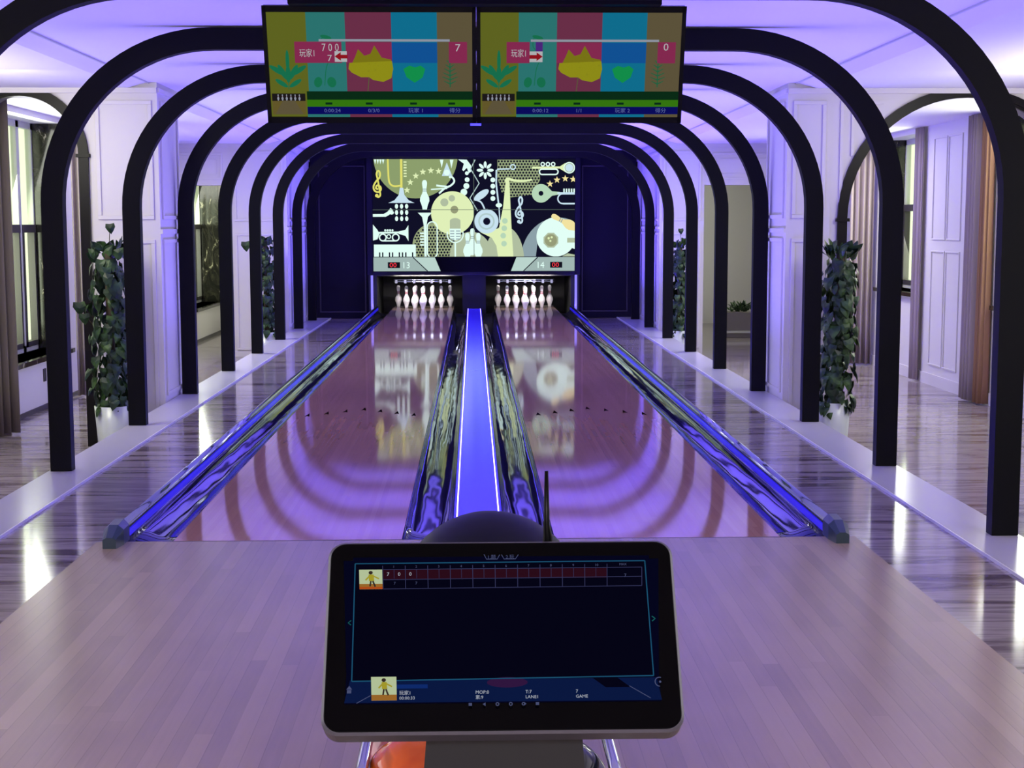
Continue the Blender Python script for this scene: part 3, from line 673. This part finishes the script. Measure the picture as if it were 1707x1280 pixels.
# ---------------------------------------------------------------- overhead monitors
for n_, c_ in (('m_olive', (100, 106, 34)), ('m_teal', (46, 122, 118)), ('m_rose', (112, 50, 76)), ('m_rose2', (140, 44, 84)), ('m_blue', (16, 116, 150)), ('m_blue2', (18, 86, 156)), ('m_tan', (98, 88, 62)), ('m_leafy', (150, 148, 24)), ('m_leafg', (128, 122, 22)), ('m_green', (24, 116, 80)),
               ('m_heart', (20, 150, 78)), ('m_dkgreen', (10, 46, 22)), ('m_lime', (56, 124, 14)), ('m_navy', (10, 12, 96)), ('m_white', (186, 186, 190)), ('m_txt', (96, 110, 170)), ('m_red', (150, 20, 30)), ('m_dk', (30, 26, 26)), ('m_lane', (104, 92, 44)), ('m_purple', (80, 40, 130)), ('m_fern', (34, 104, 70)), ('m_bar', (150, 156, 170))): G(n_, c_, .85)
def monitor(name, x0, x1, label, kind):
    """x0..x1 in the plane y=1.5; tilted with the top edge towards the approach"""
    wdt = x1-x0; hgt = .64; ztop = 2.63; tilt = radians(17)
    root = empty(name, ((x0+x1)/2, 1.42, ztop), label, 'monitor', 'overhead score monitors')
    up = Vector((0, -sin(tilt), cos(tilt))); nrm = Vector((0, -cos(tilt), -sin(tilt)))
    def W_(a, b, c): return Vector((a, 0, 0))+up*b+nrm*c       # local to the root: a across, b up (0 top), c out
    def slab(nm, a0, a1, b0, b1, c0, c1, m):
        mb = MB(); P = [[W_(a, b, c) for (a, b) in ((a0, b0), (a1, b0), (a1, b1), (a0, b1))] for c in (c0, c1)]
        mb.loft(P, smooth=False); o = mb.build(nm, m); o.parent = root; return o
    h = wdt/2
    slab('back_case', -h+.004, h-.004, -hgt+.004, -.004, -.05, 0, 'bezel')
    fr = .022
    mb = MB()
    for a0, a1, b0, b1 in ((-h, h, -fr-.012, 0), (-h, h, -hgt, -hgt+fr+.012), (-h, -h+fr, -hgt, 0), (h-fr, h, -hgt, 0)):
        mb.loft([[W_(a, b, c) for (a, b) in ((a0, b0), (a1, b0), (a1, b1), (a0, b1))] for c in (0, .012)], smooth=False)
    o = mb.build('bezel', 'bezel'); o.parent = root
    # drawing units: 0..1000 wide, 0..560 high on the lit area
    def T(u, v, d): return W_(-h+fr+(u/1000)*(wdt-2*fr), -.034-(v/560)*(hgt-.068), .001+d*.0002)
    D = Draw(T, (0, 0, 1000, 560)); D.rect('m_olive', 0, 0, 1000, 560)
    D.rect('m_teal', 190, 0, 380, 425); D.rect('m_rose', 380, 0, 605, 425); D.rect('m_blue', 605, 0, 828, 425); D.rect('m_tan', 828, 0, 1000, 425)
    # plants
    for a in range(-2, 3): D.ell('m_green', 92+a*26, 330-abs(a)*10, 13, 46, a*28)
    for a in (-1, 1): D.ell('m_green', 92+a*34, 378, 12, 36, a*55)
    D.ell('m_green', 92, 260, 9, 60); D.line('m_green', [(92, 260), (92, 410)], 4)
    D.curve('m_green', [(300, 140), (272, 125), (262, 180), (300, 230), (280, 300), (270, 390)], 4); D.ell('m_green', 285, 132, 28, 10, 15)
    D.ell('m_green', 238, 372, 20, 28, 10); D.ell('m_green', 305, 372, 22, 28, -10)
    # translucent band of the score
    D.rect('m_rose2' , 380, 160, 605, 268); D.rect('m_blue2', 605, 160, 828, 268)
    # ginkgo-like leaf
    D.poly('m_leafg', [(395, 300), (425, 235), (440, 195), (470, 230), (500, 220), (520, 175), (555, 240), (600, 250), (610, 300), (500, 310)])
    D.poly('m_leafy', [(390, 300), (395, 268), (605, 258), (610, 300), (600, 350), (560, 370), (510, 360), (490, 345), (450, 345), (405, 320)])
    D.line('m_tan', [(490, 345), (482, 425)], 5)
    D.poly('m_heart', [(660, 300), (690, 282), (718, 292), (745, 282), (768, 300), (755, 345), (715, 375), (675, 345)])
    for k in range(6):
        y = 260+k*22; L = 16+k*6 if k < 4 else 46-(k-3)*8
        D.line('m_fern', [(890, y+10), (890-L, y-6)], 7, 3); D.line('m_fern', [(890, y+10), (890+L, y-6)], 7, 3)
    D.line('m_fern', [(890, 225), (890, 398)], 5)
    # score row
    D.rect('m_bar', 250, 142, 890, 154)
    D.rect('m_rose2', 130, 155, 360 if kind == 0 else 245, 268); D.rect('m_rose2', 885, 155, 975, 268)
    D.text('m_white', '玩家1', 152, 232, 46, wx=.7)
    if kind == 0:
        D.text('m_white', '7 0 0', 262, 205, 58, wx=.72); D.text('m_white', '7', 288, 258, 48)
        D.rect('m_white', 325, 205, 385, 262); D.poly('m_red', [(325, 233), (355, 210), (355, 224), (388, 224), (388, 244), (355, 244), (355, 256)])
        D.text('m_white', '7', 915, 205, 56)
    else:
        D.rect('m_purple', 275, 155, 310, 205); D.rect('m_white', 245, 205, 310, 262); D.poly('m_red', [(310, 233), (280, 210), (280, 224), (245, 224), (245, 244), (280, 244), (280, 256)])
        D.text('m_white', '0', 912, 200, 56)
    # foot of the picture
    D.rect('m_dkgreen', 180, 420, 1000, 470); D.rect('m_lime', 180, 466, 1000, 506); D.rect('m_navy', 180, 504, 1000, 545)
    for a, b, c in ((180, 390, 'm_teal'), (390, 600, 'm_rose'), (600, 830, 'm_blue'), (830, 1000, 'm_tan')): D.rect(c, a, 545, b, 560)
    for x, t in ((262, '0:00:24' if kind == 0 else '0:00:12'), (480, '0/3/0' if kind == 0 else '1/1'), (680, '玩家 1' if kind == 0 else '玩家 2'), (885, '得分')): D.text('m_txt', t, x, 534, 28)
    for x in (270, 470, 690, 880): D.rect('m_dkgreen', x, 480, x+34, 492)
    D.rect('m_lane', 8, 432, 172, 545); D.rect('m_dk', 8, 432, 172, 472); D.poly('m_tan', [(60, 470), (120, 470), (160, 545), (20, 545)])
    for k in range(6): D.pin('m_bar', 'm_red', 38+k*21, 436, 34)
    o = D.build('screen', None); o.parent = root
    return root
monitor('score_monitor', -1.155, .004, 'left overhead monitor with coloured stripes and leaves, score reading 7', 0)
monitor('score_monitor', .0055, 1.15, 'right overhead monitor with coloured stripes and leaves, score reading 0', 1)
mn = empty('monitor_mount', (0, 1.2, 2.7), 'black ceiling beam that carries both overhead monitors', 'bracket')
bx('beam', 'black', -1.0, 1.0, 1.30, 1.40, 2.62, CZ, parent=mn, bev=.004)
bx('power_light', mat('blue_indicator', (10, 10, 60), .3, emit=(40, 30, 255), es=3), -.03, .03, 1.585, 1.60, 2.0, 2.012, parent=mn)
for s in (-.6, .6): bx('bracket_arm', 'black', s-.03, s+.03, 1.52, 1.58, 2.3, CZ, parent=mn)

# ---------------------------------------------------------------- score console in front
tc_ = empty('score_console', (.022, -4.3, 0), 'black touch screen console with dark score table in the foreground', 'console')
tilt = radians(35); up = Vector((0, sin(tilt), cos(tilt))); nrm = Vector((0, -cos(tilt), sin(tilt)))
TC = Vector((.022, -4.47, .8375)); TW, TH = .525, .303
TWW = .535
def TP(a, b, c): return TC+Vector((a, 0, 0))+up*b+nrm*c
def rounded(hw, hh, r, n=8):
    P = []
    for cx, cy, a0 in ((hw-r, hh-r, 0), (-hw+r, hh-r, 90), (-hw+r, -hh+r, 180), (hw-r, -hh+r, 270)):
        for i in range(n+1): a = radians(a0+90*i/n); P.append((cx+r*cos(a), cy+r*sin(a)))
    return P
def rr(nm, hw, hh, r, c0, c1, m, bev=0.):
    mb = MB()
    rings = [[TP(x, y, c0) for x, y in rounded(hw-bev, hh-bev, max(r-bev, .003))], [TP(x, y, c0+bev) for x, y in rounded(hw, hh, r)], [TP(x, y, c1-bev) for x, y in rounded(hw, hh, r)], [TP(x, y, c1) for x, y in rounded(hw-bev, hh-bev, max(r-bev, .003))]]
    return mb.loft(rings, smooth=False).build(nm, m, tc_)
rr('housing', TWW/2, TH/2, .026, -.042, .0, 'grey_case', .004)
rr('glass_front', TWW/2-.004, TH/2-.004, .024, .0, .0025, 'tablet_glass', .001)
for n_, c_, e_ in (('t_bg', (2, 3, 26), 1), ('t_in', (2, 2, 18), 1), ('t_cyan', (24, 76, 106), 1), ('t_line', (48, 50, 84), 1), ('t_red', (40, 9, 22), 1), ('t_txt', (170, 176, 190), 1), ('t_dim', (70, 76, 110), 1), ('t_blue', (7, 22, 62), 1), ('t_blue2', (12, 40, 104), 1), ('t_pink', (46, 20, 60), 1), ('t_pic', (176, 190, 150), 1), ('t_ground', (150, 100, 40), 1), ('t_fig', (160, 150, 40), 1), ('t_figd', (50, 40, 34), 1), ('t_orange', (170, 70, 20), 1), ('t_teal', (20, 90, 90), 1)): G(n_, c_, e_)
# drawing units = crop pixels of the screen: u 130..1500, v 370..1060 around the tablet glass
def TT(u, v, d):
    # perspective of the reclined panel undone: left/right edges of glass at a = -.5..+.5
    return TP((u-815)/1500*TWW*1.0, (715-v)/848*TH, .0028+d*.00008)
D = Draw(TT)
def S(u, v):   # image crop position -> panel units (undo the keystone)
    k = 1500/(1430+ (v-310)*(1545-1430)/840.)
    vv = 715+((v-310)/840.-.5)*848+ (0)
    return (815+(u-(806 if True else 0))*k, vv)
def sr(m, x0, y0, x1, y1, new=True): D.poly(m, [S(x0, y0), S(x1, y0), S(x1, y1), S(x0, y1)], new)
def sl(m, P, w): D.line(m, [S(*p) for p in P], w)
sr('t_bg', 150, 400, 1465, 1025)
D.poly('t_bg', [S(190, 385), S(1425, 385), S(1475, 1025), S(140, 1025)])
D.poly('t_blue', [S(165, 925), S(1455, 925), S(1478, 1020), S(138, 1020)])
D.poly('t_in', [S(198, 410), S(1408, 410), S(1445, 918), S(170, 930)])
D.ell('t_pink', *S(825, 940), 85, 22); D.ell('t_pink', *S(825, 945), 60, 14)
sr('t_blue2', 360, 945, 490, 962); D.poly('t_in', [S(1185, 925), S(1290, 925), S(1345, 965), S(1240, 965)])
D.line('t_dim', [S(1340, 960), S(1430, 1012)], 3); D.line('t_dim', [S(190, 1022), S(250, 990)], 3)
for a, b in (((198, 414), (1408, 410)), ((1408, 410), (1443, 918)), ((1443, 918), (172, 930)), ((172, 930), (198, 414))): D.line('t_cyan', [S(*a), S(*b)], 5)
# score table
sr('t_red', 312, 442, 1248, 486)
for v in (440, 486, 528): sl('t_line', [(312, v+2), (1395, v-4 if v != 440 else v)], 3)
for i in range(12):
    x = 312+ i*93.7 if i < 11 else 1395
    sl('t_line', [(x, 425), (x, 528)] if i < 11 else [(1395, 440), (1395, 525)], 3)
for i in range(10): sl('t_line', [(312+i*93.7+47, 442), (312+i*93.7+47, 484)], 2)
for i in range(10): D.text('t_dim', str(i+1), *S(354+i*93.7, 437), 16)
D.text('t_dim', 'MAX', *S(1300, 434), 15)
for x, t in ((328, '7'), (374, '0'), (421, '0')): D.text('t_txt', t, *S(x, 474), 23)
D.text('t_dim', '7', *S(356, 514), 18); D.text('t_dim', '7', *S(446, 514), 18); D.text('t_dim', '7', *S(1320, 488), 22)
D.text('t_dim', '1.题', *S(748, 400), 22); D.text('t_dim', '2.玩', *S(825, 400), 22)
D.line('t_dim', [S(735, 380), S(745, 402), S(790, 402), S(800, 382)], 3); D.line('t_dim', [S(808, 382), S(818, 402), S(866, 402), S(878, 382)], 3)
# player pictures
for (x0, y0, x1, y1, o_) in ((214, 446, 310, 534, 1), (254, 916, 360, 1015, 0)):
    sr('t_pic', x0, y0, x1, y1); sr('t_ground', x0, y1-24, x1, y1-6); sr('t_orange' if o_ else 't_ground', x0, y1-10, x1, y1)
    cx = (x0+x1)/2; c = S(cx, y0+14); D.ell('t_figd', c[0], c[1], 9, 8)
    D.poly('t_fig' if not o_ else 't_green2' if False else 't_fig', [S(cx-9, y0+22), S(cx+12, y0+22), S(cx+14, y0+52), S(cx-8, y0+52)])
    sl('t_fig', [(cx-4, y0+28), (cx-22, y0+48)], 7); sl('t_fig', [(cx+8, y0+28), (cx+34, y0+42)], 6); sl('t_figd', [(cx, y0+52), (cx-4, y0+76)], 7); sl('t_figd', [(cx+8, y0+52), (cx+18, y0+78)], 7)
for x, a, b in ((370, '玩家1', '00:00:33'), (690, 'MOP:0', '累:9'), (900, 'T:7', 'LANE1'), (1112, '7', 'GAME')):
    D.text('t_txt', a, *S(x, 992), 20); D.text('t_txt', b, *S(x, 1013), 19)
for i, x in enumerate((668, 727, 782, 838, 895, 950)):
    c = S(x, 1036)
    if i in (2, 3): D.ring('t_dim', c[0], c[1], 6, 4)
    elif i == 1: D.poly('t_dim', [(c[0]-7, c[1]), (c[0]+5, c[1]-8), (c[0]+5, c[1]+8)])
    elif i == 4: D.poly('t_dim', [(c[0]+9, c[1]), (c[0]-1, c[1]-8), (c[0]-1, c[1]+8)]); D.ring('t_dim', c[0]-4, c[1], 5, 4)
    else: D.rect('t_dim', c[0]-7, c[1]-6, c[0]+7, c[1]+6)
c = S(162, 970); D.poly('t_dim', [(c[0]-12, c[1]), (c[0], c[1]-16), (c[0]+12, c[1])]); D.rect('t_dim', c[0]-9, c[1]+2, c[0]+9, c[1]+16)
c = S(1468, 950); D.ring('t_dim', c[0]-2, c[1], 19, 4, 90, 290); D.ell('t_dim', c[0], c[1], 5)
c = S(1443, 678); D.line('t_teal', [(c[0]-8, c[1]-11), (c[0]+6, c[1]), (c[0]-8, c[1]+11)], 5); c = S(170, 685); D.line('t_teal', [(c[0]+6, c[1]-10), (c[0]-6, c[1]), (c[0]+6, c[1]+10)], 4)
D.build('screen', tc_)
# stand column, arm, antenna
mb = MB(); mb.loft([[(-.105, -4.42, .42), (.155, -4.42, .42), (.155, -4.22, .42), (-.105, -4.22, .42)], [(-.10, -4.46, .60), (.15, -4.46, .60), (.15, -4.28, .60), (-.10, -4.28, .60)], [(-.09, -4.50, .72), (.14, -4.50, .72), (.14, -4.34, .80), (-.09, -4.34, .80)]], smooth=False)
mb.build('stand', 'stand', tc_)
mb = MB(); mb.loft([[(-.11, -4.45, 0), (.16, -4.45, 0), (.16, -4.2, 0), (-.11, -4.2, 0)], [(-.105, -4.42, .42), (.155, -4.42, .42), (.155, -4.22, .42), (-.105, -4.22, .42)]], smooth=False); mb.build('column', 'stand', tc_)
MB().tube([(.095+.005, -4.30, .88), (.1, -4.30, .95), (.098, -4.30, .97), (.0975, -4.30, 1.058)], [.0085, .008, .0055, .0030], 10).build('antenna', 'bezel', tc_)
# ---------------------------------------------------------------- ball return and balls
br = empty('ball_return', (.04, -3.5, 0), 'grey ball return with chrome rails and rounded hood behind the console', 'ball return')
mb = MB(); mb.lathe([(.20, 0), (.22, .05), (.24, .2), (.285, .28)]+[(.292*cos(a), .28+.288*sin(a)) for a in [pi/2*i/12 for i in range(13)]], (.03, -2.2, 0), 40); mb.build('hood', 'hood', br)
mb = MB().box(-.17, .21, -4.15, -2.45, .12, .26, bev=.02); mb.build('rack_bed', 'stand', br)
for y_ in (-3.95, -2.9): MB().box(-.08, .12, y_, y_+.2, 0, .12, bev=.01).build('rack_foot', 'stand', br)
for s in (-1, 1):
    x = .005+s*.235
    MB().tube([(x*1.02, -4.25, .30), (x, -4.2, .42), (x, -4.0, .45), (x, -3.0, .45), (x*.95, -2.6, .42), (x*.9, -2.45, .36), (x*.9, -2.42, .15)], .012, 12).build('chrome_rail', 'chrome', br)
def swirl(name, a, b, c):
    m = mat(name, a, .08, coat=.6); q = N(m); t = q.n('ShaderNodeTexCoord'); nz = q.n('ShaderNodeTexNoise'); q.l(t.outputs['Object'], nz.inputs['Vector'])
    nz.inputs['Scale'].default_value = 7; nz.inputs['Distortion'].default_value = 1.5
    q.l(q.ramp(nz.outputs['Fac'], [(.35, lin(a)), (.52, lin(b)), (.68, lin(c))]), q.b.inputs['Base Color']); return m
def ball(x, y, z, m, label):
    mb = MB(); bmesh.ops.create_uvsphere(mb.b, u_segments=40, v_segments=24, radius=.108)
    for f in mb.b.faces: f.smooth = True
    mb.use('x'); mb.mats = [m]; o = mb.build('bowling_ball'); o.location = (x, y, z)
    for dx, dy, r in ((-.02, .03, .011), (.02, .03, .011), (0, -.03, .014)):
        n = Vector((dx, dy, .10)).normalized(); h = MB(); h.lathe([(r, 0), (r, .0012)], (0, 0, 0), 16)
        p = h.build('finger_hole', 'bezel', o); p.matrix_local = Matrix.Translation(n*.1074) @ n.to_track_quat('Z', 'Y').to_matrix().to_4x4()
    o.rotation_euler = (-1.8, .4, 0)
    return tag(o, label, 'bowling ball', 'bowling balls on the return rack')
ball(-.128, -3.95, .385, swirl('orange_ball', (196, 66, 4), (220, 92, 14), (110, 44, 12)), 'orange bowling ball on the return rack, left below the console')
ball(.135, -3.93, .368, swirl('dark_ball', (8, 12, 30), (12, 18, 40), (20, 30, 50)), 'dark navy bowling ball on the return rack, right below the console')
ball(-.15, -3.73, .37, swirl('pink_ball', (150, 60, 80), (190, 110, 130), (110, 40, 70)), 'pinkish red bowling ball just behind the orange one')

# ---------------------------------------------------------------- tall vine plants in white pots
def leaf(mb, p, d, nrm, L, wd):
    side = d.cross(nrm).normalized(); dr = -nrm*L*.12
    A = p; T_ = p+d*L
    pts = [A, A+side*wd*.42-d*L*.06, A+d*L*.3+side*wd*.5+dr*.3, A+d*L*.7+side*wd*.27+dr, T_+dr*1.8, A+d*L*.7-side*wd*.27+dr, A+d*L*.3-side*wd*.5+dr*.3, A-side*wd*.42-d*L*.06]
    m0 = A+d*L*.45+nrm*L*.05
    vs = [mb.b.verts.new(q) for q in pts]; c = mb.b.verts.new(m0)
    for i in range(8):
        f = mb.b.faces.new((vs[i], vs[(i+1) % 8], c)); f.smooth = False; f.material_index = mb.mi
def vine(x, y, r, ztop, nl, label, lean=0., width=.19, sprig=()):
    z0 = FZ; root = empty('potted_vine', (x, y, z0), label, 'plant', 'tall vine plants in white pots')
    mb = MB(); mb.lathe([(r*.78, 0), (r*.82, .02), (r, .42), (r*.94, .42), (r*.9, .37), (.001, .37)], (x, y, z0), 32); mb.build('pot', 'pot', root)
    MB().lathe([(r*.9, .365), (.001, .38)], (x, y, z0), 24, caps=False).build('soil', 'soil', root)
    MB().tube([(x, y, z0+.36), (x+lean*.5, y, .6), (x+lean, y, ztop-.12)], .035, 8).build('moss_pole', 'stem', root)
    mb = MB().use('leaf'); rnd = random.Random(int(x*100)+int(y*10)+999)
    for i in range(nl):
        t = i/nl; z = z0+.36+(ztop-z0-.46)*t; a = rnd.random()*2*pi; rad = width*(.35+.62*rnd.random())*(1.05 if t < .85 else .8)
        o = Vector((cos(a), sin(a), 0)); p = Vector((x+lean*t, y, z))+o*rad
        d = (o*.35+Vector((rnd.uniform(-.4, .4), rnd.uniform(-.4, .4), -1 if t < .93 else .4))).normalized()
        n = (o+Vector((rnd.uniform(-.3, .3), rnd.uniform(-.3, .3), .35))).normalized(); n = (n-d*n.dot(d)).normalized()
        L = rnd.uniform(.07, .125); leaf(mb, p, d, n, L, L*.85)
    for (dx, dz, L) in sprig:
        leaf(mb, Vector((x+dx, y-.03, dz)), Vector((.1, -.1, -1)).normalized(), Vector((.1, -1, 0)).normalized(), L, L*.95)
    mb.build('foliage', parent=root, recalc=False)
    for (dx, dz, L) in sprig: MB().tube([(x+dx*.4, y, dz-.18), (x+dx*.9, y-.02, dz-.03), (x+dx, y-.03, dz)], .003, 5).build('stem', 'stem', root)
    return root
vine(-3.20, 6.16, .16, 1.36, 420, 'tall leafy vine in a white pot before the left archway wall', 0, .19, ((.03, 1.46, .09), (-.26, .78, .12), (-.22, .68, .1)))
vine(3.2, 6.16, .15, 1.34, 420, 'tall leafy vine in a white pot before the right archway wall', .05, .17)
vine(-3.08, 14.9, .17, 1.34, 330, 'distant vine in a pot between the fifth and sixth arches on the left', 0, .19, ((-.28, 1.2, .15),))
vine(3.06, 14.9, .16, 1.28, 330, 'distant vine in a pot behind the arches on the right', 0, .17, ((.0, 1.38, .09),))
# low planter box deep in the right corridor
pl = empty('planter_box', (4.7, 19, FZ), 'low square planter box with small bushy plant deep in the right corridor', 'planter')
MB().box(4.45, 4.95, 18.8, 19.2, FZ, -.1, bev=.01).build('box', 'intrados', pl)
MB().box(4.42, 4.98, 18.77, 19.23, FZ+.08, FZ+.12, bev=.004).build('base_ledge', 'frame_white', pl)
mb = MB().use('leaf'); rnd = random.Random(5)
for i in range(90):
    a = rnd.random()*2*pi; rr_ = rnd.random()*.2; o = Vector((cos(a), sin(a), 0))
    d = (o*rnd.uniform(.2, 1)+Vector((0, 0, rnd.uniform(.3, 1)))).normalized(); n = (Vector((0, -.6, 1))); n = (n-d*n.dot(d)).normalized()
    leaf(mb, Vector((4.72, 19, -.1+rnd.random()*.12))+o*rr_, d, n, .1, .05)
mb.build('foliage', parent=pl, recalc=False)
bx('exit_light', mat('green_lamp', (10, 60, 40), .3, emit=(40, 230, 120), es=1.5), XR-.02, XR, 9.3, 9.36, -.03, .03)
tag(bpy.data.objects['exit_light'], 'tiny green light low beside the tan curtain on the right', 'light')
